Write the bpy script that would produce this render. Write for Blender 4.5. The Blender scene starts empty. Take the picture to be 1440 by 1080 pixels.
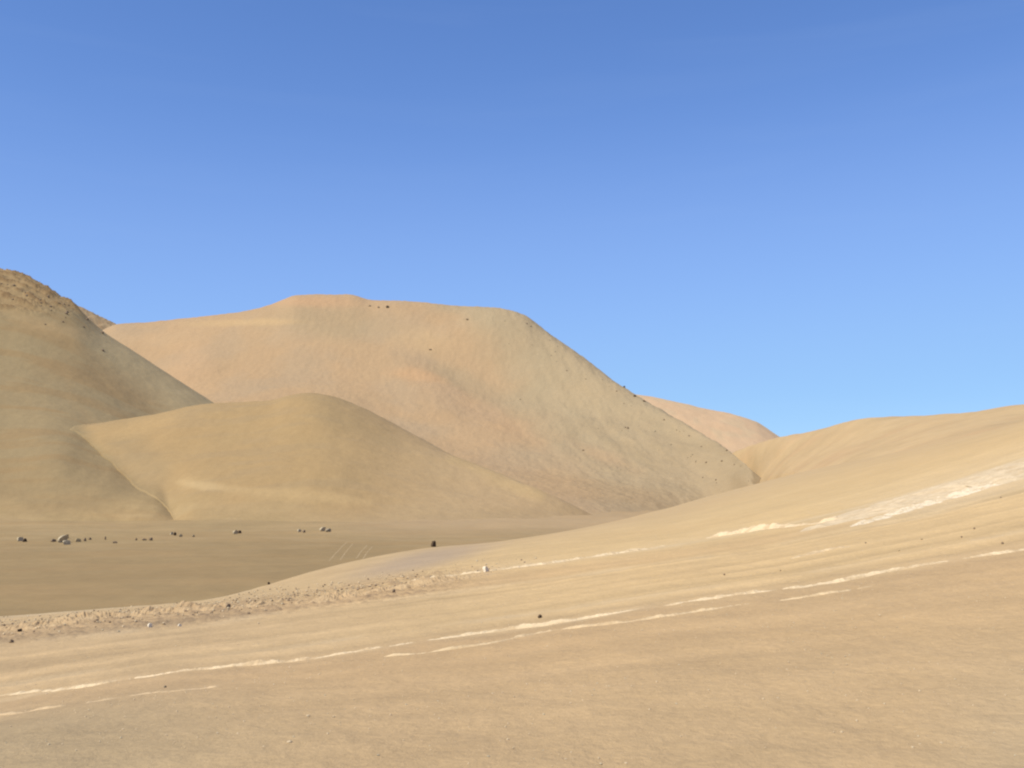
import bpy, bmesh, math, random
import numpy as np

# ------------------------------------------------------------------ scene, camera model
S = bpy.context.scene
COL = S.collection
W, H, F = 1440.0, 1080.0, 1440.0            # pixel frame used to lay out the valley, focal length in pixels
PITCH = math.radians(5.95)
CP, SP = math.cos(PITCH), math.sin(PITCH)

def ray(px, py):
    xc = (np.asarray(px, float) - W / 2) / F
    yc = (H / 2 - np.asarray(py, float)) / F
    Y = CP - yc * SP
    return xc / Y, (SP + yc * CP) / Y        # u = x/y, v = z/y

def project(x, y, z):
    zc = y * CP + z * SP
    zc = np.where(zc > 0.05, zc, 0.05)
    yc = -y * SP + z * CP
    return W / 2 + F * x / zc, H / 2 - F * yc / zc

# ------------------------------------------------------------------ noise
def _h(ix, iy, seed):
    n = (ix.astype(np.int64) * 374761393 + iy.astype(np.int64) * 668265263 + seed * 974634777) & 0x7fffffff
    n = ((n ^ (n >> 13)) * 1274126177) & 0x7fffffff
    return ((n ^ (n >> 16)) & 0xffff) / 65535.0 * 2 * math.pi

def perlin(x, y, seed=0):
    x0 = np.floor(x); y0 = np.floor(y)
    fx = x - x0; fy = y - y0
    x0 = x0.astype(np.int64); y0 = y0.astype(np.int64)
    def g(dx, dy):
        a = _h(x0 + dx, y0 + dy, seed)
        return np.cos(a) * (fx - dx) + np.sin(a) * (fy - dy)
    u = fx * fx * fx * (fx * (fx * 6 - 15) + 10); v = fy * fy * fy * (fy * (fy * 6 - 15) + 10)
    a = g(0, 0); b = g(1, 0); c = g(0, 1); d = g(1, 1)
    return 1.4 * ((a * (1 - u) + b * u) * (1 - v) + (c * (1 - u) + d * u) * v)

def fbm(x, y, oct=4, seed=0, gain=0.5):
    s = 0.0; a = 1.0
    for k in range(oct):
        s = s + a * perlin(x * 2 ** k + 13.7 * k, y * 2 ** k - 7.3 * k, seed + k)
        a *= gain
    return s

def smooth(e0, e1, x):
    t = np.clip((x - e0) / (e1 - e0), 0, 1)
    return t * t * (3 - 2 * t)

# ------------------------------------------------------------------ monotone cubic interpolation
def pchip_slopes(x, y):
    h = np.diff(x, axis=-1); d = np.diff(y, axis=-1) / h
    m = np.zeros_like(y)
    w1 = 2 * h[..., 1:] + h[..., :-1]; w2 = h[..., 1:] + 2 * h[..., :-1]
    dl, dr = d[..., :-1], d[..., 1:]
    ok = dl * dr > 0
    with np.errstate(divide='ignore', invalid='ignore'):
        mm = (w1 + w2) / (w1 / dl + w2 / dr)
    m[..., 1:-1] = np.where(ok, mm, 0)
    m[..., 0] = d[..., 0]; m[..., -1] = d[..., -1]
    return m

def herm(x, y, m, k, q):
    h = x[k + 1] - x[k]; t = (q - x[k]) / h
    return ((2*t**3-3*t**2+1)*y[k] + (t**3-2*t**2+t)*h*m[k] + (-2*t**3+3*t**2)*y[k+1] + (t**3-t**2)*h*m[k+1])

def pchip(x, y, q):
    x = np.asarray(x, float); y = np.asarray(y, float)
    q = np.clip(q, x[0], x[-1])
    k = np.clip(np.searchsorted(x, q, side='right') - 1, 0, len(x) - 2)
    return herm(x, y, pchip_slopes(x, y), k, q)

def line(pts):
    """pts: (px, py, d) on a terrain line, or (px, None, d, z). Returns theta, r, z arrays."""
    T, R, Z = [], [], []
    for p in pts:
        if p[1] is None:
            u, v = ray(p[0], 690); z = p[3]
        else:
            u, v = ray(p[0], p[1]); z = v * p[2]
        T.append(math.atan(u)); R.append(p[2] * math.sqrt(1 + u * u)); Z.append(z)
    o = np.argsort(T)
    return np.array(T)[o], np.array(R)[o], np.array(Z)[o]

def fold(th, lim=0.62):
    a = np.abs(th)
    return np.sign(th) * np.where(a <= lim, a, lim * (math.pi - a) / (math.pi - lim))

class Layer:
    """a heightfield in polar coordinates about the origin, given by a few terrain lines"""
    def __init__(self, lines, toe=True):
        self.L = [line(l) for l in lines]; self.toe = toe
    def columns(self, th):
        R = np.stack([pchip(t, r, th) for t, r, z in self.L], -1)
        Z = np.stack([pchip(t, z, th) for t, r, z in self.L], -1)
        for k in range(1, R.shape[1]):
            R[:, k] = np.maximum(R[:, k], R[:, k - 1] + 0.3)
        return R, Z
    def heights(self, R, Z, rq):
        """rq (ncol, nrow) -> z"""
        M = pchip_slopes(R, Z)
        if self.toe: M[:, 0] = 0
        K = np.zeros(rq.shape, int)
        for k in range(1, R.shape[1] - 1):
            K += (rq >= R[:, k:k + 1])
        ta = lambda A, kk: np.take_along_axis(A, kk, 1)
        x0, x1 = ta(R, K), ta(R, K + 1); y0, y1 = ta(Z, K), ta(Z, K + 1); m0, m1 = ta(M, K), ta(M, K + 1)
        h = x1 - x0; t = np.clip((rq - x0) / h, 0, 1)
        z = (2*t**3-3*t**2+1)*y0 + (t**3-2*t**2+t)*h*m0 + (-2*t**3+3*t**2)*y1 + (t**3-t**2)*h*m1
        q = K + t
        return z, q

# ------------------------------------------------------------------ terrain lines
def back(l, k, dz):
    out = []
    for p in l:
        u, v = ray(p[0], p[1]); out.append((p[0], None, p[2] * k, v * p[2] - dz))
    return out

FZ = -12.6
# near slope: bottom of frame, lower wheel ruts, road edges, crest
f_near = [(-500, None, 1.0, -1.97), (720, None, 1.0, -1.95), (1900, None, 1.0, -1.92)]
f_bot = [(-400, 1080, 8.2), (0, 1080, 7.8), (720, 1080, 7.0), (1440, 1080, 6.4), (1900, 1080, 6.0)]
f_t1 = [(-400, 1055, 14.2), (0, 985, 14), (200, 951, 14), (400, 930, 14.2), (580, 905, 14.5), (760, 880, 14.6), (900, 857, 14.8),
        (1000, 843, 15), (1170, 819, 15.2), (1300, 795, 15.4), (1440, 770, 15.6), (1800, 700, 16)]
f_u2 = [(-400, 945, 20), (0, 908, 21), (200, 886, 21.3), (380, 866, 21.6), (520, 848, 22), (700, 826, 22.3), (900, 796, 22.8),
        (1060, 773, 23), (1180, 748, 23.3), (1300, 724, 23.6), (1440, 688, 24), (1800, 590, 25)]
f_u1 = [(-400, 905, 25), (0, 882, 26), (150, 867, 26.4), (330, 849, 27), (500, 828, 27.4), (680, 801, 28), (930, 768, 28.6),
        (1060, 746, 29), (1200, 713, 29.4), (1320, 680, 29.8), (1440, 642, 30), (1800, 530, 31)]
f_cr = [(-400, 890, 30), (0, 867, 31), (100, 860, 32), (200, 852, 33), (300, 843, 35), (380, 820, 40), (480, 792, 46), (560, 775, 54),
        (620, 768, 62), (700, 763, 72), (780, 751, 84), (860, 734, 98), (950, 711, 120), (1060, 682, 150), (1120, 668, 150),
        (1220, 650, 140), (1440, 609, 120), (1800, 500, 110)]
f_dn = [(-400, None, 62, -12.5), (0, None, 62, -12.5), (300, None, 68, -12.5), (480, None, 85, -12.5), (620, None, 105, -12.5),
        (780, None, 140, -12.5), (950, None, 180, -11), (1060, None, 220, -6), (1120, None, 230, 0), (1220, None, 230, 2),
        (1440, None, 230, 6), (1800, None, 230, 18)]
f_end = [(-400, None, 400, -40), (950, None, 400, -40), (1800, None, 400, -30)]
LF = Layer([f_near, f_bot, f_t1, f_u2, f_u1, f_cr, f_dn, f_end], False)
# right-hand ridge behind it
r_ft = [(880, None, 660, -24), (1000, None, 640, -16), (1050, None, 590, -10), (1068, None, 545, 0), (1085, 676, 490), (1110, 669, 400), (1220, 651, 230), (1440, 611, 150), (1800, 520, 120)]
r_md = [(880, None, 700, -20), (1000, 690, 720), (1050, 662, 680), (1068, 655, 640), (1085, 650, 590), (1110, 643, 520), (1220, 622, 340), (1440, 592, 215), (1800, 500, 180)]
r_rg = [(880, None, 820, -16), (1000, 655, 780), (1040, 632, 740), (1070, 622, 710), (1100, 614.5, 670), (1150, 606, 600), (1190, 595, 540), (1220, 590.5, 500), (1270, 588.5, 450),
        (1340, 586.5, 400), (1400, 580, 350), (1440, 573, 320), (1560, 556, 290), (1800, 470, 260)]
r_bk = back([(p[0], p[1] or 730, p[2]) for p in r_rg], 1.5, 28)
r_e = back([(p[0], p[1] or 730, p[2]) for p in r_rg], 2.2, 80)
LR = Layer([r_ft, r_md, r_rg, r_bk, r_e], False)
# main hill
m_ft = [(-80, None, 480, FZ), (300, None, 460, FZ), (450, None, 430, FZ), (560, None, 380, FZ), (650, None, 350, FZ), (760, None, 350, FZ),
        (860, None, 420, FZ), (960, None, 530, FZ), (1020, None, 560, FZ), (1100, None, 545, FZ)]
m_m1 = [(-80, 610, 650), (300, 615, 650), (450, 622, 650), (560, 640, 650), (700, 658, 640), (800, 672, 620), (880, 672, 630), (960, 662, 640),
        (1020, 664, 610), (1060, 684, 565), (1100, 720, 555)]
m_m2 = [(-80, 580, 820), (300, 540, 820), (450, 532, 820), (560, 543, 820), (700, 558, 810), (800, 578, 775), (880, 598, 735), (960, 622, 690),
        (1020, 645, 632), (1060, 674, 573), (1100, 712, 565)]
m_rg = [(-80, 530, 1000), (60, 500, 1000), (140, 469, 1000), (152, 463, 1000), (165, 458, 1000), (200, 455, 1000), (250, 450, 1000), (330, 440, 1000), (380, 430, 1000), (420, 417, 1000), (490, 417, 1000), (520, 423, 990),
        (560, 424.5, 980), (640, 431, 970), (690, 433, 960), (715, 437, 955), (735, 443.5, 950), (760, 461, 935), (800, 489, 900), (840, 518, 860),
        (880, 546, 820), (910, 564, 790), (960, 594, 730), (1020, 631, 655), (1060, 664, 582), (1100, 700, 575)]
m_bk = back(m_rg, 1.25, 45); m_e = back(m_rg, 1.6, 260)
LM = Layer([m_ft, m_m1, m_m2, m_rg, m_bk, m_e])
# left hill
l_ft = [(-420, None, 330, FZ), (0, None, 335, FZ), (215, None, 343, FZ), (260, None, 350, FZ), (300, None, 364, FZ), (430, None, 420, FZ)]
l_a = [(-420, 690, 370), (0, 703, 378), (100, 704, 376), (150, 706, 376), (215, 708, 379), (260, 726, 388), (300, 735, 400), (430, 740, 450)]
l_b = [(-420, 590, 430), (0, 632, 430), (100, 650, 414), (150, 656, 420), (215, 652, 452), (260, 660, 465), (300, 660, 490), (430, 715, 520)]
l_c = [(-420, 470, 520), (0, 530, 520), (100, 546, 525), (150, 560, 530), (215, 580, 540), (260, 590, 545), (300, 602, 555), (430, 690, 580)]
l_rg = [(-420, 270, 690), (-200, 320, 680), (0, 381, 660), (30, 389, 655), (60, 404, 650), (90, 422, 645), (110, 436, 642), (128, 453, 640), (145, 468, 640), (200, 503, 640), (250, 535, 640),
        (300, 567, 640), (345, 592, 635), (430, 655, 630)]
l_bk = back(l_rg, 1.25, 40); l_e = back(l_rg, 1.5, 200)
LL = Layer([l_ft, l_a, l_b, l_c, l_rg, l_bk, l_e])
# rocky shoulder behind the left hill
n_ft = [(-200, None, 1050, -10), (240, None, 1050, 20)]
n_rg = [(-200, 330, 1250), (0, 384, 1250), (60, 406, 1250), (110, 431, 1250), (140, 445, 1250), (160, 455, 1250), (180, 466, 1250), (240, 510, 1250)]
n_bk = back(n_rg, 1.2, 40); n_e = back(n_rg, 1.4, 150)
LN = Layer([n_ft, n_rg, n_bk, n_e])
# knoll
def lowered(px, py, d, dz):
    return (px, None, d, float(ray(px, py)[1]) * d - dz)
k_ft = [lowered(40, 640, 440, 7), lowered(100, 616, 446, 7), lowered(150, 661, 412, 6), lowered(215, 711, 368, 2.5), (240, None, 354, FZ), (275, None, 338, FZ), (340, None, 334, FZ), (500, None, 334, FZ),
        (600, None, 338, FZ), (700, None, 348, FZ), (860, None, 380, FZ)]
k_md = [(40, 634, 452), (100, 609, 459), (150, 622, 444), (215, 640, 428), (300, 648, 413), (435, 640, 410), (560, 672, 402), (640, 694, 394),
        (700, 708, 390), (760, 720, 392), (860, 745, 398)]
k_rg = [(40, 630, 460), (75, 615, 464), (100, 605, 467), (150, 594, 472), (215, 583, 482), (300, 568.5, 492), (350, 566, 494), (380, 564, 492), (410, 556, 490), (435, 553, 490), (460, 556, 490), (480, 562, 490),
        (520, 579, 486), (560, 600, 480), (600, 621, 468), (640, 640, 455), (700, 664, 438), (760, 691, 418), (860, 738, 410)]
k_bk = back(k_rg, 1.14, 14); k_e = back(k_rg, 1.35, 90)
LK = Layer([k_ft, k_md, k_rg, k_bk, k_e])
# far hill
b_ft = [(800, None, 1000, -10), (1180, None, 1000, -10)]
b_md = [(800, 610, 1350), (950, 630, 1350), (1050, 640, 1350), (1180, 660, 1350)]
b_rg = [(800, 552, 1650), (880, 554, 1650), (915, 559, 1650), (960, 568, 1650), (1000, 577, 1650), (1040, 586, 1650), (1062, 593, 1650), (1080, 604, 1640), (1096, 615, 1630), (1130, 640, 1620), (1180, 668, 1600)]
b_bk = back(b_rg, 1.25, 60); b_e = back(b_rg, 1.5, 260)
LB = Layer([b_ft, b_md, b_rg, b_bk, b_e])

# ------------------------------------------------------------------ ground colour helpers (layout frame -> patches of soil)
def blob(px, py, cx, cy, rx, ry, deg=0, n=0.0):
    a = math.radians(deg); dx = px - cx; dy = py - cy
    X = (dx * math.cos(a) + dy * math.sin(a)) / rx; Y = (-dx * math.sin(a) + dy * math.cos(a)) / ry
    d = np.sqrt(X * X + Y * Y) + n
    return 1 - smooth(0.2, 1.3, d)

def stroke(px, py, pts, w):
    best = np.full(px.shape, 1e9)
    for (ax, ay), (bx, by) in zip(pts[:-1], pts[1:]):
        dx, dy = bx - ax, by - ay
        t = np.clip(((px - ax) * dx + (py - ay) * dy) / (dx * dx + dy * dy), 0, 1)
        best = np.minimum(best, np.hypot(px - ax - t * dx, py - ay - t * dy))
    return 1 - smooth(0.0, 1.25 * w, best)

def mix(c, col, m):
    return c + (np.array(col) - c) * np.asarray(m)[..., None]

SAND = (0.405, 0.292, 0.176)
PALE = (0.47, 0.365, 0.235)
YELLOW = (0.434, 0.324, 0.193)
GREY = (0.33, 0.268, 0.176)
BROWN = (0.30, 0.222, 0.138)
VALLEY = (0.285, 0.222, 0.143)
PINK = (0.44, 0.295, 0.178)
ORANGE = (0.50, 0.315, 0.175)
SALT = (0.64, 0.575, 0.48)
ROCKY = (0.21, 0.14, 0.085)

# ------------------------------------------------------------------ mesh from grid
def grid_mesh(name, X, Y, Z, colr, mat, label=None):
    nc, nr = X.shape
    me = bpy.data.meshes.new(name)
    co = np.stack([X, Y, Z], -1).reshape(-1, 3).astype(np.float32)
    i = np.arange(nc * nr).reshape(nc, nr)
    f = np.stack([i[:-1, :-1], i[1:, :-1], i[1:, 1:], i[:-1, 1:]], -1).reshape(-1, 4)
    n = len(f)
    me.vertices.add(len(co)); me.vertices.foreach_set('co', co.ravel())
    me.loops.add(n * 4); me.loops.foreach_set('vertex_index', f.ravel().astype(np.int32))
    me.polygons.add(n)
    me.polygons.foreach_set('loop_start', np.arange(0, n * 4, 4, dtype=np.int32))
    me.polygons.foreach_set('loop_total', np.full(n, 4, np.int32))
    me.polygons.foreach_set('use_smooth', np.ones(n, bool))
    me.update(); me.validate()
    a = me.color_attributes.new('soil', 'FLOAT_COLOR', 'POINT')
    colr = colr * np.array((1.02, 0.955, 0.80))
    c = np.ones((len(co), 4), np.float32); c[:, :3] = np.clip(colr.reshape(-1, 3), 0.02, 0.9)
    a.data.foreach_set('color', c.ravel())
    me.materials.append(mat)
    o = bpy.data.objects.new(name, me); COL.objects.link(o)
    o['kind'] = 'structure'
    return o

# ------------------------------------------------------------------ materials
def soil_material(name, bump=1.0, grain=1.0, coarse=0.012, bigd=0.0):
    m = bpy.data.materials.new(name); m.use_nodes = True
    nt = m.node_tree; N = nt.nodes; Lk = nt.links
    b = N['Principled BSDF']; b.inputs['Roughness'].default_value = 0.95
    b.inputs['Specular IOR Level'].default_value = 0.12
    at = N.new('ShaderNodeAttribute'); at.attribute_name = 'soil'
    tc = N.new('ShaderNodeTexCoord')
    def noise(scale, det, rough=0.6):
        n = N.new('ShaderNodeTexNoise'); n.inputs['Scale'].default_value = scale
        n.inputs['Detail'].default_value = det; n.inputs['Roughness'].default_value = rough
        Lk.new(tc.outputs['Object'], n.inputs['Vector']); return n
    def scaled(n, lo, hi):
        r = N.new('ShaderNodeMapRange'); r.inputs['From Min'].default_value = 0.25; r.inputs['From Max'].default_value = 0.75
        r.inputs['To Min'].default_value = lo; r.inputs['To Max'].default_value = hi
        Lk.new(n.outputs['Fac'], r.inputs['Value']); return r
    n1 = noise(coarse, 8, 0.62); n2 = noise(0.35, 8, 0.65); n3 = noise(14.0, 5, 0.7)
    cur = at.outputs['Color']
    for n, a in ((n1, 0.045), (n2, 0.05 * grain), (n3, 0.09 * grain)):
        mr = scaled(n, 1 - a, 1 + a)
        v = N.new('ShaderNodeVectorMath'); v.operation = 'SCALE'
        Lk.new(cur, v.inputs[0]); Lk.new(mr.outputs['Result'], v.inputs['Scale']); cur = v.outputs['Vector']
    # warm / cool soil drift
    n4 = noise(coarse * 2.3, 6, 0.6)
    mr = scaled(n4, 0, 1)
    mc = N.new('ShaderNodeMix'); mc.data_type = 'RGBA'; mc.blend_type = 'MULTIPLY'
    mc.inputs['Factor'].default_value = 1.0
    cr = N.new('ShaderNodeValToRGB')
    cr.color_ramp.elements[0].color = (0.985, 1.0, 1.01, 1); cr.color_ramp.elements[1].color = (1.015, 0.998, 0.98, 1)
    Lk.new(mr.outputs['Result'], cr.inputs['Fac'])
    Lk.new(cur, mc.inputs['A']); Lk.new(cr.outputs['Color'], mc.inputs['B'])
    Lk.new(mc.outputs['Result'], b.inputs['Base Color'])
    last = None
    for n, d, s in ((n1, 60.0 * bigd, 0.15), (n2, 0.5, 0.35 * bump), (n3, 0.03, 0.5 * bump)):
        if d <= 0: continue
        bp = N.new('ShaderNodeBump'); bp.inputs['Distance'].default_value = d; bp.inputs['Strength'].default_value = s
        Lk.new(n.outputs['Fac'], bp.inputs['Height'])
        if last: Lk.new(last.outputs['Normal'], bp.inputs['Normal'])
        last = bp
    Lk.new(last.outputs['Normal'], b.inputs['Normal'])
    return m

M_GROUND = soil_material('sandy_soil', 1.0, 1.3, 0.03)
M_HILL = soil_material('desert_hillside', 1.1, 1.2, 0.012, 0.05)
M_ROAD = soil_material('salt_crust', 0.9, 1.1, 0.2)

def rock_material(name, col, var=0.25):
    m = bpy.data.materials.new(name); m.use_nodes = True
    nt = m.node_tree; N = nt.nodes; Lk = nt.links
    b = N['Principled BSDF']; b.inputs['Roughness'].default_value = 0.9; b.inputs['Specular IOR Level'].default_value = 0.2
    tc = N.new('ShaderNodeTexCoord')
    n = N.new('ShaderNodeTexNoise'); n.inputs['Scale'].default_value = 3.0; n.inputs['Detail'].default_value = 8
    Lk.new(tc.outputs['Object'], n.inputs['Vector'])
    cr = N.new('ShaderNodeValToRGB')
    cr.color_ramp.elements[0].position = 0.3; cr.color_ramp.elements[1].position = 0.7
    cr.color_ramp.elements[0].color = tuple(c * (1 - var) for c in col) + (1,)
    cr.color_ramp.elements[1].color = tuple(min(.9, c * (1 + var)) for c in col) + (1,)
    Lk.new(n.outputs['Fac'], cr.inputs['Fac']); Lk.new(cr.outputs['Color'], b.inputs['Base Color'])
    return m

MR = {'warm': rock_material('warm_brown_rock', (0.19, 0.135, 0.085)),
      'pale': rock_material('pale_grey_rock', (0.44, 0.36, 0.225)),
      'grey': rock_material('grey_rock', (0.27, 0.22, 0.14)),
      'brown': rock_material('brown_rock', (0.23, 0.165, 0.10)),
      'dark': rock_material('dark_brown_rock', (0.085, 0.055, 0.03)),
      'white': rock_material('white_salt_rock', (0.72, 0.62, 0.45), 0.12),
      'ochre': rock_material('ochre_rock', (0.36, 0.27, 0.14)),
      'tan': rock_material('tan_stone', (0.50, 0.385, 0.23), 0.15)}

# ------------------------------------------------------------------ the ground sheet (near slope + right ridge + valley floor)
def smax(a, b, k):
    h = np.clip(0.5 + 0.5 * (a - b) / k, 0, 1)
    return b + (a - b) * h + k * h * (1 - h)

front = np.linspace(-0.62, 0.62, 1150)
side = np.linspace(0.62, math.pi, 70)[1:]
TH = np.concatenate([-side[::-1], front, side])
RR = np.concatenate([np.geomspace(0.4, 6.5, 24)[:-1], np.geomspace(6.5, 40, 520)[:-1], np.geomspace(40, 400, 330)[:-1], np.geomspace(400, 6000, 110)])
TF = fold(TH)
RQ = np.broadcast_to(RR, (len(TH), len(RR))).copy()
rf, zf = LF.columns(TF); ZF, QF = LF.heights(rf, zf, RQ)
def blur_th(A, w):                                        # smooth the slope sideways, front sector only
    k = np.ones(w) / w; B = A.copy(); a, b = len(side), len(side) + len(front)
    for _ in range(2):
        P = np.pad(B[a:b], ((w // 2, w // 2), (0, 0)), mode='edge'); C = np.cumsum(np.vstack([np.zeros((1, A.shape[1])), P]), 0)
        B[a:b] = (C[w:] - C[:-w]) / w
    return B
ZF = blur_th(ZF, 41)
rr_, zr_ = LR.columns(TF); ZR, QR = LR.heights(rr_, zr_, RQ)
ZR = np.where((RQ < rr_[:, :1]), ZF - 30 - 0 * RQ, ZR)
ZR = np.where(RQ < rr_[:, :1], np.minimum(ZF, zr_[:, :1] - 0.02 * (rr_[:, :1] - RQ)) - 4, ZR)
GX = RQ * np.sin(TH)[:, None]; GY = RQ * np.cos(TH)[:, None]
ZV = -12.3 + 0.35 * fbm(GX / 90, GY / 90, 3, 5) + 0.05 * fbm(GX / 9, GY / 9, 3, 8)
ZV = ZV + (2.2 + 0.7 * fbm(GX / 40, GY / 40, 3, 9)) * smooth(215, 350, RQ)
# low sandy swell across the valley floor
kk = np.clip(RQ * 0.03, 0.3, 3.0)
GZ = smax(smax(ZF, ZR, kk), ZV, np.clip(RQ * 0.012, 0.3, 2.5))
gpx, gpy = project(GX, GY, GZ)
nearw = 1 - smooth(35, 90, RQ)
# small relief: pebbly unevenness, ruts running along the road
along = GX; across = QF
streak = fbm(along * 0.05, across * 9, 4, 21)
lump = fbm(GX / 2.2, GY / 2.2, 4, 31)
fine = fbm(GX / 0.5, GY / 0.5, 3, 33)
roadz = smooth(1.9, 2.15, QF) * (1 - smooth(3.0, 3.25, QF))      # band between lower wheel ruts and upper berm
bermz = smooth(2.9, 3.1, QF) * (1 - smooth(3.95, 4.3, QF))
GZ = GZ + nearw * (0.018 * lump + 0.010 * fine * (1 - smooth(30, 60, RQ)) + 0.02 * streak * roadz)
GZ = GZ + (1 - nearw) * (0.12 * fbm(GX / 14, GY / 14, 4, 41)) * smooth(60, 140, RQ)
gully = fbm(GX / 60, GY / 24, 4, 47)
rmask = smooth(0, 6, ZR - ZV) * smooth(100, 180, RQ) * (ZR > ZF - 1)
GZ = GZ + rmask * 0.30 * gully
# rubble berm at the left of the upper road edge
lb = bermz * (1 - smooth(560, 760, gpx)) * nearw
rub = np.abs(fbm(GX / 0.6, GY / 0.6, 4, 51, 0.65))
GZ = GZ + lb * (0.06 * rub + 0.01)
gpx, gpy = project(GX, GY, GZ)

def valley_soil(x, y, px, r):
    cv = np.empty(x.shape + (3,)); cv[:] = VALLEY
    cv = mix(cv, (0.30, 0.24, 0.16), 0.8 * smooth(200, 300, r))
    cv = cv * (1 + 0.06 * fbm(x / 60, y / 22, 4, 81) + 0.04 * fbm(x / 7, y / 9, 4, 82))[..., None]
    cv = mix(cv, (0.31, 0.235, 0.15), smooth(0, .5, fbm(x / 50, y / 18, 3, 83)) * 0.6)
    cv = mix(cv, (0.345, 0.275, 0.19), 0.5 * smooth(-0.1, .5, fbm(x / 26, y / 13, 4, 85)) * smooth(180, 260, r))
    cv = mix(cv, (0.36, 0.285, 0.215), 0.8 * smooth(380, 640, px) * smooth(230, 340, r))
    up = smooth(225, 345, r + 25 * fbm(x / 30, y / 30, 3, 87))
    cv = cv * (1 + np.array((0.09, 0.085, 0.09)) * up[..., None])
    return cv * np.array((0.94, 0.885, 0.735))

def ground_colour():
    n = fbm(GX / 30, GY / 30, 4, 61) * 0.35
    c = np.empty(GX.shape + (3,)); c[:] = SAND
    valley = smooth(-1.0, 0.6, ZV - np.maximum(ZF, ZR) + 0.35)
    yel = smooth(3.2, 4.2, QF)                                            # bright slope beyond the road
    right = smooth(500, 1150, gpx)
    c = mix(c, YELLOW, np.clip(yel * 0.9 + 0.35 * roadz + 0.2 * right, 0, 1))
    c = mix(c, (0.43, 0.32, 0.195), roadz * 0.6)
    c = mix(c, (0.34, 0.262, 0.17), 0.55 * (1 - smooth(0.75, 2.0, QF)) * (0.8 + 0.4 * n))
    c = mix(c, (0.36, 0.29, 0.2), 0.5 * smooth(1250, 1440, gpx) * (1 - smooth(0.9, 1.6, QF)))
    mid = smooth(1.9, 2.3, QF) * (1 - smooth(4.0, 4.6, QF)) * smooth(200, 900, gpx)
    c = c * (1 + np.array((0.13, 0.125, 0.06)) * mid[..., None])
    left = (1 - smooth(1.2, 2.0, QF)) * (1 - smooth(0, 620, gpx + 60 * n))
    c = mix(c, (0.315, 0.262, 0.17), 0.4 * left)
    for q0, wq in ((2.0, 0.03), (2.22, 0.04), (3.0, 0.08)):
        band = np.exp(-((QF - q0 - 0.02 * fbm(GX / 3, QF * 0, 3, 65)) / wq) ** 2)
        c = mix(c, (0.50, 0.395, 0.265), 0.4 * nearw * band * smooth(-0.25, 0.45, fbm(GX / 2.5, QF * 3, 4, 67)))
    cq = QF - 3.95 - 0.04 * fbm(GX / 4, QF * 0, 3, 68)
    cream = np.exp(-(cq / np.where(cq > 0, 0.05 - 0.03 * smooth(900, 1300, gpx), 0.14)) ** 2) * smooth(540, 800, gpx) * (0.75 + 0.5 * fbm(GX / 2.5, QF * 2, 4, 69))
    c = mix(c, (0.53, 0.425, 0.285), 0.75 * nearw * np.clip(cream, 0, 1))
    white = smooth(2.85, 3.15, QF) * (1 - smooth(3.9, 4.15, QF)) * smooth(1080, 1330, gpx + 40 * fbm(GX / 2, QF * 3, 3, 70))
    c = mix(c, (0.55, 0.46, 0.335), 0.35 * nearw * white)
    lip = np.exp(-((QF - 4.9) / 0.16) ** 2) * (1 - smooth(300, 420, gpx)) * nearw
    c = mix(c, (0.47, 0.375, 0.255), 0.7 * lip)
    # streaks along the road
    c = c * (1 + nearw * (0.10 * streak * roadz + 0.05 * streak))[..., None]
    c = c * (1 + nearw * 0.06 * fbm(GX / 1.4, GY / 0.8, 4, 71))[..., None]
    # ridge slope bands
    c = c * (1 + rmask * 0.08 * fbm(GX / 40, GY / 40, 4, 75) + rmask * 0.05 * fbm(GX / 6, GY / 12, 3, 76))[..., None]
    c = mix(c, PINK, 0.35 * rmask * smooth(0.0, 0.6, fbm(GX / 40, GY / 40, 3, 77)))
    # rubble colour
    c = mix(c, (0.29, 0.205, 0.13), 0.75 * lb * smooth(0.15, 0.6, rub + 0.2 * fbm(GX / 3, GY / 3, 2, 55)))
    c = mix(c, (0.27, 0.2, 0.13), 0.55 * smooth(2.95, 3.05, QF) * (1 - smooth(3.15, 3.5, QF)) * (1 - smooth(250, 520, gpx)) * nearw)
    # valley
    cv = valley_soil(GX, GY, gpx, RQ)
    c = c + (cv - c) * valley[..., None]
    c = c * (1 + np.array((0.06, 0.045, 0.01)) * (nearw * (1 - smooth(1.7, 2.1, QF)) * smooth(100, 500, gpx))[..., None])
    # grey wash lying behind the crest bank
    wash = blob(gpx, gpy, 590, 789, 120, 15, -13, 0.25 * n)
    c = mix(c, (0.33, 0.26, 0.2), wash * 0.75 * (1 - valley))
    return c
GC = ground_colour()
M_GROUND_O = grid_mesh('ground', GX, GY, GZ, GC, M_GROUND)

def gz(x, y):
    """height of the ground sheet under x, y"""
    x = np.asarray(x, float); y = np.asarray(y, float)
    th = np.arctan2(x, y); r = np.hypot(x, y)
    fi = np.interp(th, TH, np.arange(len(TH))); fj = np.interp(r, RR, np.arange(len(RR)))
    i = np.clip(fi.astype(int), 0, len(TH) - 2); j = np.clip(fj.astype(int), 0, len(RR) - 2)
    a = fi - i; b = fj - j
    return (GZ[i, j] * (1 - a) * (1 - b) + GZ[i + 1, j] * a * (1 - b) + GZ[i, j + 1] * (1 - a) * b + GZ[i + 1, j + 1] * a * b)

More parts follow.
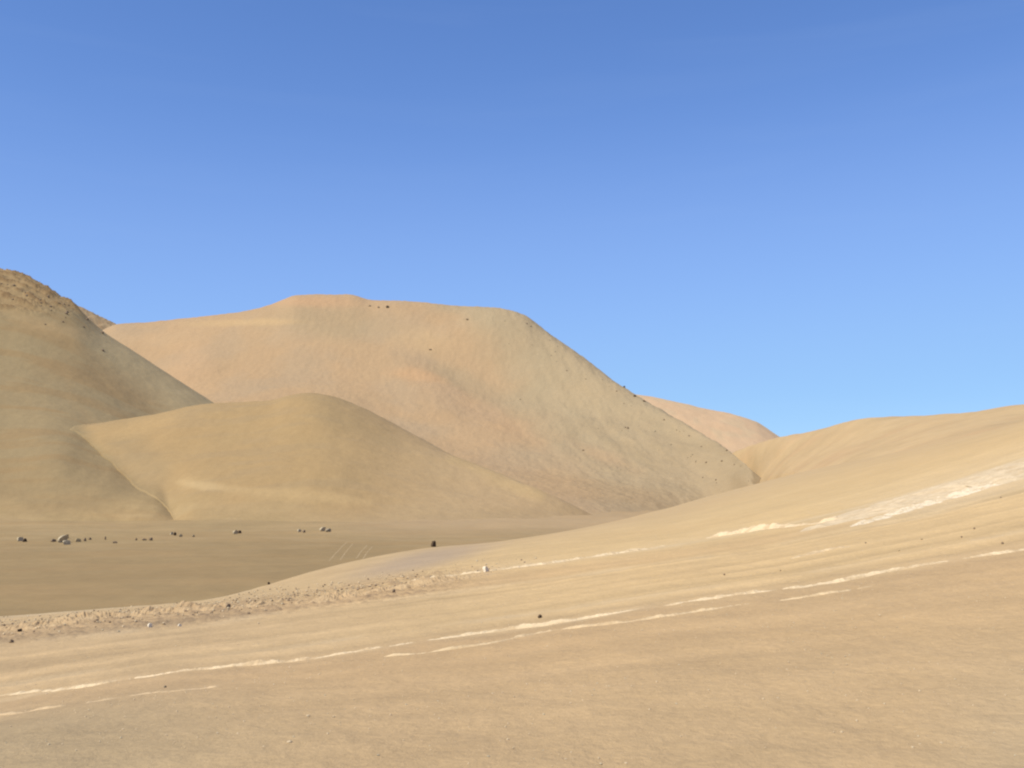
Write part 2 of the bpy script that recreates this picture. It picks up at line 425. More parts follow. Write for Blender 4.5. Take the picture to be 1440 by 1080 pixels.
# ------------------------------------------------------------------ hills
HILLS = []
def hill(layer, px0, px1, nc, nr, relief, colour, name='hill', onto=None):
    t0, t1 = math.atan(ray(px0, 600)[0]), math.atan(ray(px1, 600)[0])
    th = np.linspace(t0, t1, nc)
    R, Z = layer.columns(th)
    kr = len(layer.L) - 3                                  # index of the ridge line
    s = np.linspace(0, 1, nr)
    f = 0.82
    a = R[:, :1] + (R[:, kr:kr + 1] - R[:, :1]) * np.clip(s / f, 0, 1)
    b = (R[:, -1:] - R[:, kr:kr + 1]) * np.clip((s - f) / (1 - f), 0, 1)
    rq = a + b
    z, q = layer.heights(R, Z, rq)
    x = rq * np.sin(th)[:, None]; y = rq * np.cos(th)[:, None]
    px, py = project(x, y, z)
    foot = smooth(0, 0.5, q)
    z = z + foot * relief(x, y, px, py, q)
    c = colour(x, y, px, py, q)
    for lay, rel, co2, k0 in (onto or ()):                # slope runs smoothly into the neighbouring hill
        R2, Z2 = lay.columns(th); z2, q2 = lay.heights(R2, Z2, rq)
        z2 = z2 + smooth(0, 0.5, q2) * rel(x, y, px, py, q2)
        z2 = np.where(rq < R2[:, :1], -40, z2)
        k = np.clip((np.minimum(z, z2) + 12.2) * 0.35, 0.05, k0)
        d = z - z2; h = np.clip(0.5 + 0.5 * d / k, 0, 1)
        zz = z2 + d * h + k * h * (1 - h) + 0.05 - 3.0 * smooth(0.3 * k, 0.8 * k, -d)
        z = np.where(-d > 0.8 * k, np.minimum(zz, z2 + np.minimum(d, -3.0)), zz)
        c2 = co2(x, y, px, py, q2)
        c = c2 + (c - c2) * smooth(0.15, 0.95, h)[..., None]
    HILLS.append((th, rq, z))
    return grid_mesh(name, x, y, z, c, M_HILL)

VEDGE = ([-400, 0, 100, 215, 330, 450, 600, 1200], [716, 718, 722, 711, 722, 737, 743, 743])
def fan(c, x, y, px, py, w=24):
    e = py - np.interp(px, *VEDGE) + 9 + 14 * fbm(x / 30, y / 30, 4, 401)
    v = valley_soil(x, y, px, np.hypot(x, y))
    m = smooth(-w, w, e)
    return c + (v - c) * m[..., None]

def base(x, col):
    c = np.empty(x.shape + (3,)); c[:] = col; return c

def rel_main(x, y, px, py, q):
    r = 1.6 * fbm(x / 120, y / 120, 4, 101) + 0.35 * fbm(x / 14, y / 14, 4, 103)
    scree = smooth(600, 760, px + (py - 430) * -0.35)
    r = r + scree * 0.35 * fbm(x / 8, y / 16, 4, 105) - scree * 0.4 * smooth(0.25, 0.7, np.abs(fbm(x / 22 + y / 90, y / 200, 3, 106))) + 0.25 * fbm(x / 5, y / 7, 4, 107)
    # the spur with the orange cap
    r = r + 4 * blob(px, py, 580, 545, 80, 40, 28) + 2.5 * blob(px, py, 660, 590, 110, 34, 32)
    r = r + 2.5 * blob(px, py, 270, 520, 60, 22, -20)
    return r
def col_main(x, y, px, py, q):
    n = fbm(x / 70, y / 70, 4, 111)
    c = base(x, (0.40, 0.288, 0.178))
    c = mix(c, (0.375, 0.285, 0.19), 0.7 * smooth(-0.2, 0.5, n))
    # scree on the right flank
    edge = px - (620 + (py - 430) * 0.62) + 45 * fbm(x / 90, y / 90, 4, 113)
    sc = smooth(-40, 90, edge)
    c = mix(c, (0.33, 0.27, 0.178), 0.8 * sc)
    c = c * (1 + sc * 0.09 * fbm(x / 10 + y / 40, y / 60, 4, 115))[..., None]
    # dark gully under the spur, grey tongue
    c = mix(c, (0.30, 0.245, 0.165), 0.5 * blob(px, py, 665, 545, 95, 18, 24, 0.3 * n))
    c = mix(c, GREY, 0.55 * blob(px, py, 470, 455, 120, 26, 3, 0.3 * n))
    # orange cap of the spur and its tail
    c = mix(c, ORANGE, 0.5 * blob(px, py, 585, 536, 42, 12, 10, 0.5 * n))
    c = mix(c, PINK, 0.3 * stroke(px, py, [(590, 535), (640, 565), (700, 595), (760, 620)], 22 + 12 * n))
    # pink summit, sand strip, yellow summit face
    c = mix(c, PINK, 0.85 * blob(px, py, 440, 425, 75, 9, 0))
    c = mix(c, (0.46, 0.335, 0.19), 0.7 * blob(px, py, 350, 454, 80, 6, 0, 0.3 * n))
    c = mix(c, (0.44, 0.32, 0.19), 0.6 * blob(px, py, 590, 480, 55, 28, 0, 0.4 * n))
    c = mix(c, (0.45, 0.315, 0.195), 0.6 * blob(px, py, 265, 515, 50, 30, -30, 0.4 * n))
    c = mix(c, (0.45, 0.325, 0.20), 0.4 * blob(px, py, 200, 475, 70, 14, 0, 0.4 * n))
    # lower slopes: browner
    low = smooth(600, 720, py + 20 * n)
    c = mix(c, (0.37, 0.272, 0.168), 0.6 * low * (1 - 0.7 * sc))
    c = mix(c, (0.41, 0.29, 0.18), 0.5 * blob(px, py, 850, 640, 70, 12, 22, 0.4 * n))
    c = mix(c, (0.36, 0.26, 0.155), 0.6 * blob(px, py, 830, 690, 140, 22, 14, 0.4 * n))
    c = c * np.array((0.92, 0.915, 0.93)); c = mix(c, (0.352, 0.288, 0.196), 0.35 * sc * smooth(640, 560, py + 0 * px))
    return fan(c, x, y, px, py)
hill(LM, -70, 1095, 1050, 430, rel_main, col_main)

def rel_left(x, y, px, py, q):
    r = 1.0 * fbm(x / 70, y / 70, 4, 121) + 0.25 * fbm(x / 9, y / 9, 4, 123)
    out = smooth(452, 425, py) * 1.0
    led = fbm(x / 14, y / 5, 5, 125, 0.6)
    r = r + out * 2.2 * np.where(led > 0.1, led, led * 0.4)
    return r
def col_left(x, y, px, py, q):
    n = fbm(x / 50, y / 50, 4, 131); w = fbm(x / 90, y / 12, 4, 133)
    c = base(x, (0.305, 0.245, 0.165))
    c = mix(c, BROWN, 0.8 * smooth(-0.05, 0.5, w + 0.3 * n))
    c = mix(c, (0.295, 0.215, 0.135), 0.7 * blob(px, py, 165, 535, 110, 26, 14, 0.4 * n))
    c = mix(c, (0.37, 0.275, 0.175), 0.75 * blob(px, py, 70, 458, 80, 15, 18, 0.4 * n))
    c = mix(c, (0.36, 0.27, 0.17), 0.35 * stroke(px, py, [(95, 530), (98, 560), (130, 592), (160, 600)], 9 + 8 * n))
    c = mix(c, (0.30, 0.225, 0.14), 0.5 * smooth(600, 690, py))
    c = mix(c, (0.41, 0.34, 0.24), 0.8 * stroke(px, py, [(150, 480), (200, 515), (250, 545), (310, 578)], 46) )
    out = smooth(448, 425, py + 10 * n)
    led = fbm(x / 14, y / 5, 5, 125, 0.6)
    c = mix(c, (0.33, 0.235, 0.145), 0.6 * out)
    c = mix(c, ROCKY, out * 0.75 * smooth(0.1, 0.55, led))
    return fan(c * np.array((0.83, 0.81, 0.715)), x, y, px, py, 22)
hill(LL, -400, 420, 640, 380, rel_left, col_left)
hill(LN, -190, 215, 300, 120,
     lambda x, y, px, py, q: 1.6 * fbm(x / 12, y / 9, 5, 141, 0.6),
     lambda x, y, px, py, q: mix(mix(base(x, (0.30, 0.225, 0.145)), ROCKY, 0.55 * smooth(0.0, 0.5, fbm(x / 10, y / 7, 4, 143))), (0.33, .25, .16), 0.0 * px))

def rel_knoll(x, y, px, py, q):
    return 0.7 * fbm(x / 45, y / 45, 4, 151) + 0.15 * fbm(x / 7, y / 7, 4, 153)
def col_knoll(x, y, px, py, q):
    n = fbm(x / 30, y / 30, 4, 161); w = fbm(x / 40, y / 9, 4, 163)
    c = base(x, (0.355, 0.258, 0.15))
    c = mix(c, (0.335, 0.25, 0.155), 0.7 * smooth(0, 0.5, w))
    c = mix(c, (0.415, 0.31, 0.205), 0.8 * smooth(430, 700, px))
    c = mix(c, (0.30, 0.23, 0.145), 0.35 * blob(px, py, 500, 600, 90, 22, 28, 0.4 * n))  # darker right of the crest: its shadow side painted into the colour
    c = mix(c, (0.31, 0.24, 0.155), 0.6 * blob(px, py, 200, 660, 60, 40, 40, 0.4 * n))
    c = mix(c, (0.42, 0.30, 0.17), 0.6 * blob(px, py, 200, 600, 55, 12, -12, 0.4 * n))
    c = mix(c, PALE, 0.7 * blob(px, py, 275, 682, 36, 7, 8, 0.5 * n))
    c = mix(c, (0.43, 0.32, 0.19), 0.6 * stroke(px, py, [(260, 680), (330, 690), (420, 697), (520, 706)], 11 + 8 * n))
    c = mix(c, (0.45, 0.335, 0.20), 0.8 * stroke(px, py, [(640, 643), (680, 662), (735, 688), (760, 697)], 13 + 5 * n))
    c = mix(c, (0.43, 0.325, 0.195), 0.6 * stroke(px, py, [(97, 606), (120, 628), (170, 668), (218, 708)], 10 + 3 * n))
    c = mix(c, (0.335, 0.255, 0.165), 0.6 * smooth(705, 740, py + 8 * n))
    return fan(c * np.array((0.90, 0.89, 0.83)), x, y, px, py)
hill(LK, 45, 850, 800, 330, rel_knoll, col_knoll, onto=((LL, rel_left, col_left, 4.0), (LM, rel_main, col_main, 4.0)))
hill(LB, 805, 1175, 320, 160,
     lambda x, y, px, py, q: 1.8 * fbm(x / 90, y / 90, 4, 171) + 0.4 * fbm(x / 15, y / 15, 3, 172),
     lambda x, y, px, py, q: mix(base(x, (0.50, 0.36, 0.24)), (0.46, 0.36, 0.245), 0.6 * smooth(0, .5, fbm(x / 40, y / 60, 4, 173))))

# ------------------------------------------------------------------ where a sight line first meets the land
def hit(px, py, only=None):
    u, v = ray(px, py); th = math.atan(u); tv = v / math.sqrt(1 + u * u)
    best = None
    srcs = [(TH, None, GZ)] + HILLS
    for n, (t, rq, z) in enumerate(srcs):
        if only is not None and n != only: continue
        if th < t[0] or th > t[-1]: continue
        f = np.interp(th, t, np.arange(len(t))); i = min(int(f), len(t) - 2); a = f - i
        r = RR if rq is None else rq[i] * (1 - a) + rq[i + 1] * a
        zz = z[i] * (1 - a) + z[i + 1] * a
        s = zz / r
        ok = np.nonzero((s[1:] >= tv) & (s[:-1] < tv) & (r[1:] > 3))[0]
        if len(ok):
            k = ok[0]; w = (tv - s[k]) / (s[k + 1] - s[k]); rad = r[k] + w * (r[k + 1] - r[k])
            if best is None or rad < best[0]: best = (rad, n)
    if best is None: return None
    rad = best[0]
    return np.array([rad * math.sin(th), rad * math.cos(th), rad * tv]), rad

# ------------------------------------------------------------------ pale salt ridges thrown up along the track, and the salt-whitened road
def strip(name, pts, half, height, seed, colour, gap=0.0, n=900, m=15, sink=0.05, lumps=0.5, cell=0.35, dusty=0.75):
    """pts (px, py) of the centre line on the ground; half = half width in metres (value or list)"""
    P = []
    for p in pts:
        h = hit(p[0], p[1], 0)
        P.append(h[0][:2])
    P = np.array(P)
    d = np.concatenate([[0], np.cumsum(np.hypot(*np.diff(P, axis=0).T))])
    s = np.linspace(0, d[-1], n)
    cx, cy = pchip(d, P[:, 0], s), pchip(d, P[:, 1], s)
    taper = smooth(0, 1, np.minimum(np.arange(n), np.arange(n)[::-1]) / (0.06 * n))
    hw = np.interp(s, d, half) if hasattr(half, '__len__') else np.full(n, half)
    ht = np.interp(s, d, height) if hasattr(height, '__len__') else np.full(n, height)
    ht = ht * taper
    tx, ty = np.gradient(cx), np.gradient(cy); l = np.hypot(tx, ty); nx, ny = -ty / l, tx / l
    w = np.linspace(-1, 1, m)
    wob = 0.25 * perlin(s / 1.7, s * 0 + seed, seed)
    X = cx[:, None] + nx[:, None] * hw[:, None] * (w[None] + wob[:, None]); Y = cy[:, None] + ny[:, None] * hw[:, None] * (w[None] + wob[:, None])
    prof = (1 - w ** 2)[None]
    br = fbm(s / 1.9, s * 0 + 3.1 * seed, 5, seed + 9, 0.65)[:, None]
    lf = fbm(X / cell, Y / cell, 5, seed + 5, 0.7)
    hw = hw * 1.0
    hh = ht[:, None] * (prof * (0.72 + 0.85 * br + lumps * lf) - gap)
    Z = gz(X, Y) + hh - sink * (1 - prof) - 0.004
    c = base(X, colour)
    c = c * (1 + 0.10 * lf)[..., None]
    c = mix(c, (0.44, 0.335, 0.215), dusty * smooth(-0.1, 0.5, fbm(X / 0.5, Y / 0.25, 5, seed + 12, 0.65)))
    return grid_mesh(name, X, Y, Z, c, M_ROAD)

S1 = (0.60, 0.49, 0.345)
S2 = (0.55, 0.435, 0.29)
strip('track_ridge', [(-60, 985), (40, 974), (120, 965), (200, 952), (290, 941), (400, 931), (480, 919), (580, 904), (690, 889), (760, 880), (860, 863), (915, 854)],
      0.13, 0.035, 211, S1, gap=0.06, n=1500)
strip('track_ridge', [(925, 853), (1000, 842), (1080, 831), (1150, 822), (1210, 812), (1260, 802), (1310, 793), (1360, 785), (1420, 776), (1460, 770)],
      0.13, 0.035, 223, S1, gap=0.1, n=900)
strip('track_ridge', [(520, 925), (600, 918), (680, 906), (760, 890), (800, 884), (880, 875), (980, 860), (1060, 848), (1140, 838), (1240, 822)],
      0.10, 0.028, 237, S2, gap=0.08, n=1100)
strip('track_ridge', [(-60, 1007), (60, 997), (130, 987), (220, 974), (300, 966), (400, 957)],
      0.11, 0.024, 241, (0.48, 0.37, 0.245), gap=0.25, n=700)
strip('salt_ridge', [(560, 820), (660, 806), (740, 796), (800, 788), (860, 779), (940, 766)],
      0.22, 0.06, 251, S1, gap=0.12, n=900, cell=0.6)
strip('salt_ridge', [(990, 757), (1040, 749), (1090, 742), (1140, 737), (1190, 727)],
      0.28, 0.09, 263, S1, gap=0.0, n=600, cell=0.6)
strip('salt_ridge', [(1090, 790), (1130, 781), (1160, 774), (1200, 768)],
      0.2, 0.045, 271, S2, gap=0.3, n=400)
strip('earth_ridge', [(-60, 889), (60, 879), (160, 868), (260, 857), (360, 852), (460, 842), (560, 828), (640, 814), (700, 805)],
      0.75, 0.12, 277, (0.40, 0.295, 0.185), gap=0.15, n=1800, m=33, lumps=0.6, cell=0.35)
# salt-whitened road climbing the right-hand slope
strip('dirt_road', [(1120, 749), (1180, 733), (1240, 715), (1290, 702), (1340, 686), (1400, 669), (1440, 657), (1560, 620)],
      [0.15, 1.0, 1.7, 1.9, 1.95, 1.85, 1.8, 1.8], [0.03, 0.05, 0.06, 0.06, 0.06, 0.06, 0.06, 0.06], 283, (0.545, 0.45, 0.325), gap=-0.15, n=900, m=81, sink=0.03, lumps=0.3, cell=0.7, dusty=0.5)
strip('salt_ridge', [(1195, 741), (1240, 728), (1290, 713), (1340, 697), (1400, 680), (1440, 667), (1560, 632)],
      [0.15, .4, .55, .6, .6, .6, .6], 0.045, 293, (0.60, 0.525, 0.42), gap=-0.05, n=1200, m=31, sink=0.03, lumps=0.9, cell=0.3, dusty=0.6)

# tyre marks on the valley floor
for k, (a, b) in enumerate([((462, 790), (488, 762)), ((478, 788), (497, 764)), ((500, 786), (517, 766)), ((510, 786), (524, 768))]):
    mid = ((a[0] + b[0]) / 2 - 1, (a[1] + b[1]) / 2)
    strip('tyre_track', [a, mid, b], 0.22, 0.03, 301 + k, (0.34, 0.265, 0.165), gap=0.1, n=300, m=9, lumps=0.3)

# ------------------------------------------------------------------ stones
def rock_mesh(seed, shape=(1, 1, 0.7), cuts=9, sub=3, rough=0.10, peak=0.0, lee=0.0):
    rnd = random.Random(seed)
    bm = bmesh.new(); bmesh.ops.create_icosphere(bm, subdivisions=sub, radius=1.0)
    P = np.array([v.co[:] for v in bm.verts])
    for _ in range(cuts):
        n = np.array([rnd.gauss(0, 1), rnd.gauss(0, 1), rnd.gauss(0, 0.8)]); n /= np.linalg.norm(n)
        d = rnd.uniform(0.55, 0.85)
        e = P @ n - d
        P = P - np.outer(np.where(e > 0, e * 0.92, 0), n)
    if lee:                                              # a broken, steep face on the right-hand side
        n = np.array([0.86, -0.5, 0.12]); e = P @ n - lee
        P = P - np.outer(np.where(e > 0, e * 0.95, 0), n)
    nz = fbm(P[:, 0] * 2 + seed, P[:, 1] * 2 + P[:, 2] * 1.7, 3, seed)
    P = P * (1 + rough * nz)[:, None]
    P[:, 0] += peak * P[:, 2]
    P = P * np.array(shape)
    for v, p in zip(bm.verts, P): v.co = p
    me = bpy.data.meshes.new('rock'); bm.to_mesh(me); bm.free()
    return me

def rock(name, px, py, wpx, hpx, mat, label, cat, seed, group=None, peak=0.0, cuts=9, rot=None, mesh=None, sub=3, lee=0.0):
    """(px, py) = foot of the stone as seen in the layout frame; wpx, hpx its seen size"""
    h = hit(px, py)
    if h is None: return None
    p, rad = h
    depth = p[1] * CP + p[2] * SP
    a = wpx / F * depth / 2; b = hpx / F * depth
    me = mesh or rock_mesh(seed, (1, 0.9, 1), cuts, sub, peak=peak, lee=lee)
    if mesh is None: me.materials.append(MR[mat])
    o = bpy.data.objects.new(name, me); COL.objects.link(o)
    zs = [v.co.z for v in me.vertices]; xs = [v.co.x for v in me.vertices]
    sx = 2 * a / (max(xs) - min(xs)); sz = b * 1.35 / (max(zs) - min(zs))
    o.scale = (sx, sx * 0.9, sz)
    o.rotation_euler = (0, 0, rot if rot is not None else random.Random(seed).uniform(-0.5, 0.5))
    o.location = (p[0], p[1] + 0.4 * a, p[2] + (-min(zs)) * sz - 0.3 * b)
    o['label'] = label; o['category'] = cat
    if group: o['group'] = group
    return o

G_ROW = 'boulders lying in a row on the valley floor'
ROW = [  # stones set against pale boulders on the right are added for their shade
 ('boulder', 28, 761, 10, 7, 'pale', 'pale boulder farthest left in the valley row, an added shade stone at its right', 0.0),
 ('stone', 34, 762, 8, 6, 'dark', 'dark stone added for the shaded right side of the leftmost pale boulder', 0.0),
 ('stone', 74, 762, 9, 5, 'brown', 'small brown stone just left of the biggest pale boulder', 0.0),
 ('boulder', 87, 763, 18, 13, 'pale', 'biggest pale boulder of the valley row, peaked top', 0.5),
 ('stone', 93, 757, 9, 7, 'dark', 'dark stone added for the shade on the right shoulder of the biggest pale boulder', 0.3),
 ('boulder', 93, 766, 13, 8, 'pale', 'pale slab at the front foot of the biggest boulder', 0.0),
 ('stone', 109, 762, 10, 6, 'ochre', 'ochre stone nearest to the right of the biggest boulder', 0.0),
 ('stone', 119, 761, 5, 6, 'brown', 'narrow brown stone right of the ochre stone beside the biggest boulder', 0.0),
 ('stone', 126, 759, 5, 4, 'brown', 'flat brown stone at the right end of the cluster by the biggest boulder', 0.0),
 ('stone', 148, 759, 3, 6, 'brown', 'thin upright brown stone standing alone in the left half of the valley row', 0.0),
 ('stone', 161, 764, 7, 3.5, 'brown', 'flat brown stone lying lowest in the valley row', 0.0),
 ('stone', 191, 760, 4, 4, 'brown', 'small brown stone leftmost of the close trio in the valley row', 0.0),
 ('stone', 203, 760, 8, 3.5, 'brown', 'low brown stone in the middle of the close trio', 0.0),
 ('stone', 212, 760, 7, 5, 'brown', 'tallest brown stone, right one of the close trio', 0.0),
 ('boulder', 241, 752, 6, 5, 'pale', 'little pale boulder with an added shade stone at its right, middle of the valley row', 0.0),
 ('stone', 246, 753, 5, 6, 'dark', 'dark stone added for the shaded right side of the little pale boulder', 0.0),
 ('stone', 254, 755, 6, 5, 'grey', 'grey stone right of the added shade stone beside the little pale boulder', 0.0),
 ('stone', 272, 755, 5, 4, 'grey', 'grey stone alone between the little pale boulder and the next boulder right', 0.0),
 ('boulder', 331, 751, 9, 7, 'pale', 'pale boulder standing alone between the stones and the right end of the row', 0.3),
 ('stone', 337, 750, 8, 5, 'dark', 'dark flat stone added for the shaded right side of the lone pale boulder', 0.0),
 ('boulder', 421, 748, 7, 5, 'pale', 'low pale boulder, second from the right end of the valley row', 0.0),
 ('stone', 427, 749, 6, 4.5, 'brown', 'brown stone added for the shaded right side of the low pale boulder', 0.0),
 ('boulder', 454, 747, 11, 7, 'pale', 'wide pale boulder at the right end of the valley row', 0.2),
 ('boulder', 462, 748, 9, 6, 'grey', 'grey boulder added for the shaded right side of the wide pale boulder ending the valley row', 0.0),
]
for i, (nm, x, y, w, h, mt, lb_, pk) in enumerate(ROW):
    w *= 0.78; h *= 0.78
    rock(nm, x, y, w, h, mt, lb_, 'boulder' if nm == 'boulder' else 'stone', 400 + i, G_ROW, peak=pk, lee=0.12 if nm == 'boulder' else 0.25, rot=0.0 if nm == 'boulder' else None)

NEAR = [
 ('stone', 610, 769, 8, 9, 'dark', 'upright dark brown stone standing on the sandy crest above the valley'),
 ('stone', 684, 804, 11, 8, 'white', 'whitest stone, lying at the upper edge of the road'),
 ('stone', 760, 869, 7, 5, 'dark', 'dark brown stone alone on the road above the salt ridge'),
 ('stone', 1019, 809, 5, 4, 'brown', 'small brown stone on the sand between two salt ridges'),
 ('stone', 1098, 803, 4, 3, 'brown', 'tiny brown stone on the sand right of the small brown stone'),
 ('stone', 211, 882, 7, 6, 'white', 'bright white stone at the foot of the earth ridge'),
 ('stone', 252, 881, 6, 4, 'white', 'small whitish stone right of the bright white one on the earth ridge'),
 ('stone', 62, 879, 7, 4, 'dark', 'flat dark stone on top of the earth ridge near its left end'),
 ('stone', 27, 888, 7, 4, 'dark', 'dark stone half way down the earth ridge at far left'),
 ('stone', 16, 904, 7, 5, 'brown', 'brown stone at the bottom of the earth ridge, nearest the left edge'),
 ('stone', 321, 854, 7, 5, 'brown', 'brown stone in the middle of the earth ridge'),
 ('stone', 378, 822, 4, 4, 'dark', 'tiny dark stone on the sand lip left of the crest stone'),
 ('stone', 554, 833, 5, 5, 'brown', 'brown stone at the right part of the earth ridge'),
 ('stone', 407, 1045, 11, 5, 'tan', 'pale flat stone lowest in the foreground sand'),
 ('stone', 433, 1008, 8, 5, 'tan', 'pale stone in the foreground sand, above the lowest flat one'),
 ('stone', 232, 967, 4, 3, 'grey', 'tiny grey stone between the two lower track ridges'),
 ('stone', 1237, 866, 8, 4, 'tan', 'pale flat stone on the sand below the lower salt ridge at right'),
 ('stone', 1411, 765, 7, 5, 'brown', 'largest brown stone of the right slope, near the right edge'),
 ('stone', 1371, 744, 6, 4, 'brown', 'upper brown stone of the right slope, below the white road'),
 ('stone', 1353, 756, 5, 4, 'brown', 'brown stone in the middle of the right slope below the white road'),
 ('stone', 1297, 759, 6, 3, 'ochre', 'low ochre stone left of the other stones on the right slope'),
 ('stone', 1408, 700, 5, 3, 'brown', 'small brown stone close under the white road at right'),
 ('stone', 1218, 764, 5, 3, 'brown', 'small brown stone at the right end of the short salt ridge'),
 ('stone', 1265, 775, 5, 3, 'ochre', 'tiny ochre stone above the lower salt ridge on the right'),
]
for i, (nm, x, y, w, h, mt, lb_) in enumerate(NEAR):
    f = 0.6 if x > 1000 else (0.75 if mt == 'tan' else 0.9)
    rock(nm, x, y, w * f, h * f * (0.75 if mt == 'tan' else 1), mt, lb_, 'stone', 500 + i, lee=0.0 if mt == 'tan' else 0.2, rot=0.0)

CREST = [
 (545, 433, 8, 6, 'dark', 'dark rock on the summit skyline of the main hill'),
 (532, 433, 6, 4, 'brown', 'small brown rock left of the dark summit rock'),
 (520, 431, 6, 4, 'brown', 'brown rock at the step of the main hill skyline'),
 (605, 492, 7, 3, 'brown', 'brown rock on the yellow upper face of the main hill'),
 (878, 545, 5, 4, 'dark', 'uppermost dark rock on the steep right skyline of the main hill'),
 (893, 558, 7, 5, 'dark', 'middle and largest dark rock on the steep right skyline'),
 (906, 565, 6, 4, 'dark', 'lowest dark rock on the steep right skyline'),
 (883, 603, 5, 5, 'brown', 'brown rock alone on the middle of the scree flank'),
 (820, 634, 5, 3.5, 'brown', 'reddish brown rock low on the main hill face'),
 (934, 591, 5, 3.5, 'brown', 'brown rock just below the lower right skyline of the main hill'),
 (993, 651, 5, 3.5, 'brown', 'left of two brown rocks near the foot of the scree flank'),
 (1015, 649, 5, 3.5, 'brown', 'right of two brown rocks near the foot of the scree flank'),
 (1022, 634, 5, 3.5, 'brown', 'brown rock on the skyline just above the foot of the scree flank'),
 (657, 450, 6, 4, 'brown', 'brown rock high on the scree right of the summit'),
]
for i, (x, y, w, h, mt, lb_) in enumerate(CREST):
    rock('rock', x, y, w * 0.6, h * 0.6, mt, lb_, 'rock', 600 + i)
# loose rocks scattered over the scree
rnd = random.Random(5)
protos = []
for k in range(6):
    me = rock_mesh(700 + k, (1, 0.9, 0.9), 9, 2); me.materials.append(MR['warm' if k % 2 else 'grey']); protos.append(me)
cnt = 0
while cnt < 44:
    t = rnd.random(); px = 690 + 360 * t + rnd.uniform(-30, 20)
    sky = np.interp(px, [p[0] for p in m_rg], [p[1] for p in m_rg])
    py = sky + 6 + abs(rnd.gauss(0, 45))
    if py > 690: continue
    s = rnd.uniform(1.2, 2.6)
    if rock('rock', px, py, s, s * 0.7, None, 'small loose rock among many on the grey scree flank of the main hill', 'rock', 800 + cnt,
            'loose rocks on the scree', mesh=protos[cnt % 6]): cnt += 1
cnt = 0
while cnt < 26:
    px = rnd.uniform(2, 150); py = np.interp(px, [0, 60, 110, 165], [388, 410, 436, 462]) + abs(rnd.gauss(0, 16))
    s = rnd.uniform(2, 4.5)
    if rock('rock', px, py, s, s * 0.7, None, 'brown rock jutting from the outcrop near the top of the left hill', 'rock', 900 + cnt,
            'rocks of the left outcrop', mesh=protos[(cnt * 2 + 1) % 6]): cnt += 1

# gravel lying thickly along the earth ridge: nobody could count it
rnd = random.Random(77)
gv = []; gf = []; gm = []
forms = []
for k in range(8):
    me = rock_mesh(1200 + k, (1, 0.9, 0.75), 7, 1)
    forms.append((np.array([v.co[:] for v in me.vertices]), [tuple(p.vertices) for p in me.polygons])); bpy.data.meshes.remove(me)
off = 0
up = [(p[0], p[1]) for p in f_cr]; lo = [(p[0], p[1]) for p in f_u2]
for k in range(3000):
    px = rnd.uniform(-40, 760); 
    if rnd.random() < max(0, (px - 420) / 400): continue
    a = np.interp(px, [p[0] for p in f_u1], [p[1] for p in f_u1]); b = np.interp(px, [p[0] for p in up], [p[1] for p in up])
    l2 = np.interp(px, [p[0] for p in lo], [p[1] for p in lo])
    t = rnd.gauss(0.15, 0.38)
    if px > 400: t *= 0.45
    py = a + (t * (b - a) if t > 0 else -t * (l2 - a))
    h = hit(px, py, 0)
    if h is None or h[1] > 60: continue
    V, Fc = forms[k % 8]
    sz = 0.010 + 0.034 * rnd.random() ** 4
    an = rnd.uniform(0, 6.28); ca, sa = math.cos(an), math.sin(an)
    Q = V * sz; Q = np.stack([Q[:, 0] * ca - Q[:, 1] * sa, Q[:, 0] * sa + Q[:, 1] * ca, Q[:, 2]], -1)
    gv.append(Q + np.array([h[0][0], h[0][1], float(gz(h[0][0], h[0][1])) + sz * 0.3]))
    gf += [tuple(i + off for i in f) for f in Fc]; gm += [0 if rnd.random() < .3 else (1 if rnd.random() < .8 else 2)] * len(Fc)
    off += len(V)
for k in range(5200):
    th = rnd.uniform(-0.5, 0.5); r = 6.0 * (1 + rnd.random() ** 1.3 * 2.2)
    if fbm(np.array([r * math.sin(th) / 2.0]), np.array([r * math.cos(th) / 2.0]), 3, 93)[0] < rnd.uniform(-0.5, 0.35): continue
    V, Fc = forms[k % 8]; sz = 0.0035 + 0.012 * rnd.random() ** 4
    x, y = r * math.sin(th), r * math.cos(th)
    gv.append(V * sz + np.array([x, y, float(gz(x, y)) + sz * 0.15]))
    gf += [tuple(i + off for i in f) for f in Fc]; gm += [1 if rnd.random() < .75 else 2] * len(Fc)
    off += len(V)
me = bpy.data.meshes.new('gravel'); me.from_pydata(np.concatenate(gv).tolist(), [], gf)
for k in ('warm', 'tan', 'pale'): me.materials.append(MR[k])
me.polygons.foreach_set('material_index', gm); me.update()
o = bpy.data.objects.new('gravel', me); COL.objects.link(o)
o['kind'] = 'stuff'; o['label'] = 'loose brown and pale gravel strewn along the earth ridge and over the near sand'; o['category'] = 'gravel'

# ------------------------------------------------------------------ light, sky, camera
# how this clear, dry, high-altitude air colours the sky: deep blue overhead, pale blue (never white) low down
SKY_CURVE = [[(.087, .083), (.171, .18), (.429, .263), (1.0, .42)],
             [(.150, .177), (.287, .325), (.624, .46), (1.0, .58)],
             [(.287, .44), (.485, .648), (.783, .723), (1.0, .78)]]
sd = np.array([-0.47, -0.40, 0.79]); sd /= np.linalg.norm(sd)
sun = bpy.data.lights.new('sun', 'SUN'); sun.energy = 3.9; sun.angle = math.radians(0.53); sun.color = (1.0, 0.94, 0.84)
so = bpy.data.objects.new('sun', sun); COL.objects.link(so)
from mathutils import Vector
so.rotation_euler = Vector(sd).to_track_quat('Z', 'Y').to_euler()
so.location = (-60, -60, 120)
w = bpy.data.worlds.new('World'); S.world = w; w.use_nodes = True
nt = w.node_tree; bg = nt.nodes['Background']
sky = nt.nodes.new('ShaderNodeTexSky'); sky.sky_type = 'NISHITA'; sky.sun_disc = False
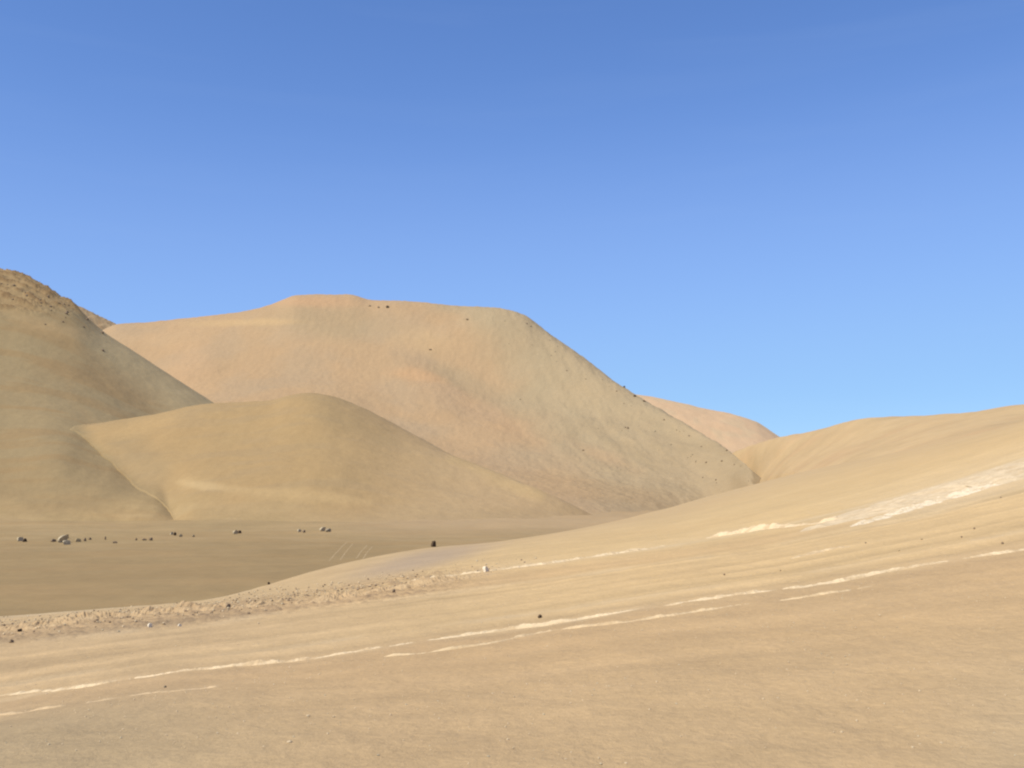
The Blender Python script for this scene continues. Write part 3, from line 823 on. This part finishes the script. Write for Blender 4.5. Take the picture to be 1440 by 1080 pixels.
sky.sun_elevation = math.asin(sd[2]); sky.sun_rotation = math.atan2(sd[0], sd[1])
sky.altitude = 2500; sky.air_density = 1.0; sky.dust_density = 0.5; sky.ozone_density = 2.0
def vmul(sock, v):
    n = nt.nodes.new('ShaderNodeVectorMath'); n.operation = 'MULTIPLY'; nt.links.new(sock, n.inputs[0]); n.inputs[1].default_value = (v, v, v); return n.outputs['Vector']
cv = nt.nodes.new('ShaderNodeRGBCurve')
for ch, pts in enumerate(SKY_CURVE):
    c = cv.mapping.curves[ch]; c.points[0].location = (0, 0); c.points[1].location = pts[-1]
    for p in pts[:-1]: c.points.new(*p)
cv.mapping.use_clip = False; cv.mapping.extend = 'EXTRAPOLATED'; cv.mapping.update()
nt.links.new(vmul(sky.outputs['Color'], 0.1), cv.inputs['Color'])
# faint high cirrus wisps
tc = nt.nodes.new('ShaderNodeTexCoord'); mp = nt.nodes.new('ShaderNodeMapping')
mp.inputs['Rotation'].default_value = (0.0, math.radians(-14), 0.0); mp.inputs['Scale'].default_value = (1.6, 1.6, 14.0)
ns = nt.nodes.new('ShaderNodeTexNoise'); ns.inputs['Scale'].default_value = 1.5; ns.inputs['Detail'].default_value = 6; ns.inputs['Distortion'].default_value = 0.6
cr = nt.nodes.new('ShaderNodeValToRGB'); cr.color_ramp.elements[0].position = 0.52; cr.color_ramp.elements[1].position = 0.80
cr.color_ramp.elements[0].color = (0, 0, 0, 1); cr.color_ramp.elements[1].color = (0.028, 0.028, 0.028, 1)
nt.links.new(tc.outputs['Generated'], mp.inputs['Vector']); nt.links.new(mp.outputs['Vector'], ns.inputs['Vector']); nt.links.new(ns.outputs['Fac'], cr.inputs['Fac'])
mx = nt.nodes.new('ShaderNodeMix'); mx.data_type = 'RGBA'
nt.links.new(cr.outputs['Color'], mx.inputs['Factor']); nt.links.new(vmul(cv.outputs['Color'], 10.0), mx.inputs['A']); mx.inputs['B'].default_value = (5.0, 6.2, 7.6, 1)
nt.links.new(mx.outputs['Result'], bg.inputs['Color'])
bg.inputs['Strength'].default_value = 0.1

cam = bpy.data.cameras.new('camera'); cam.sensor_width = 36; cam.lens = 36 * F / W
cam.clip_start = 0.1; cam.clip_end = 20000
co = bpy.data.objects.new('camera', cam); COL.objects.link(co)
co.rotation_euler = (math.pi / 2 + PITCH, 0, 0)
S.camera = co
vs = S.view_settings; vs.view_transform = 'Standard'; vs.look = 'None'; vs.exposure = 0.45; vs.gamma = 1.0

S.cycles.filter_width = 2.2
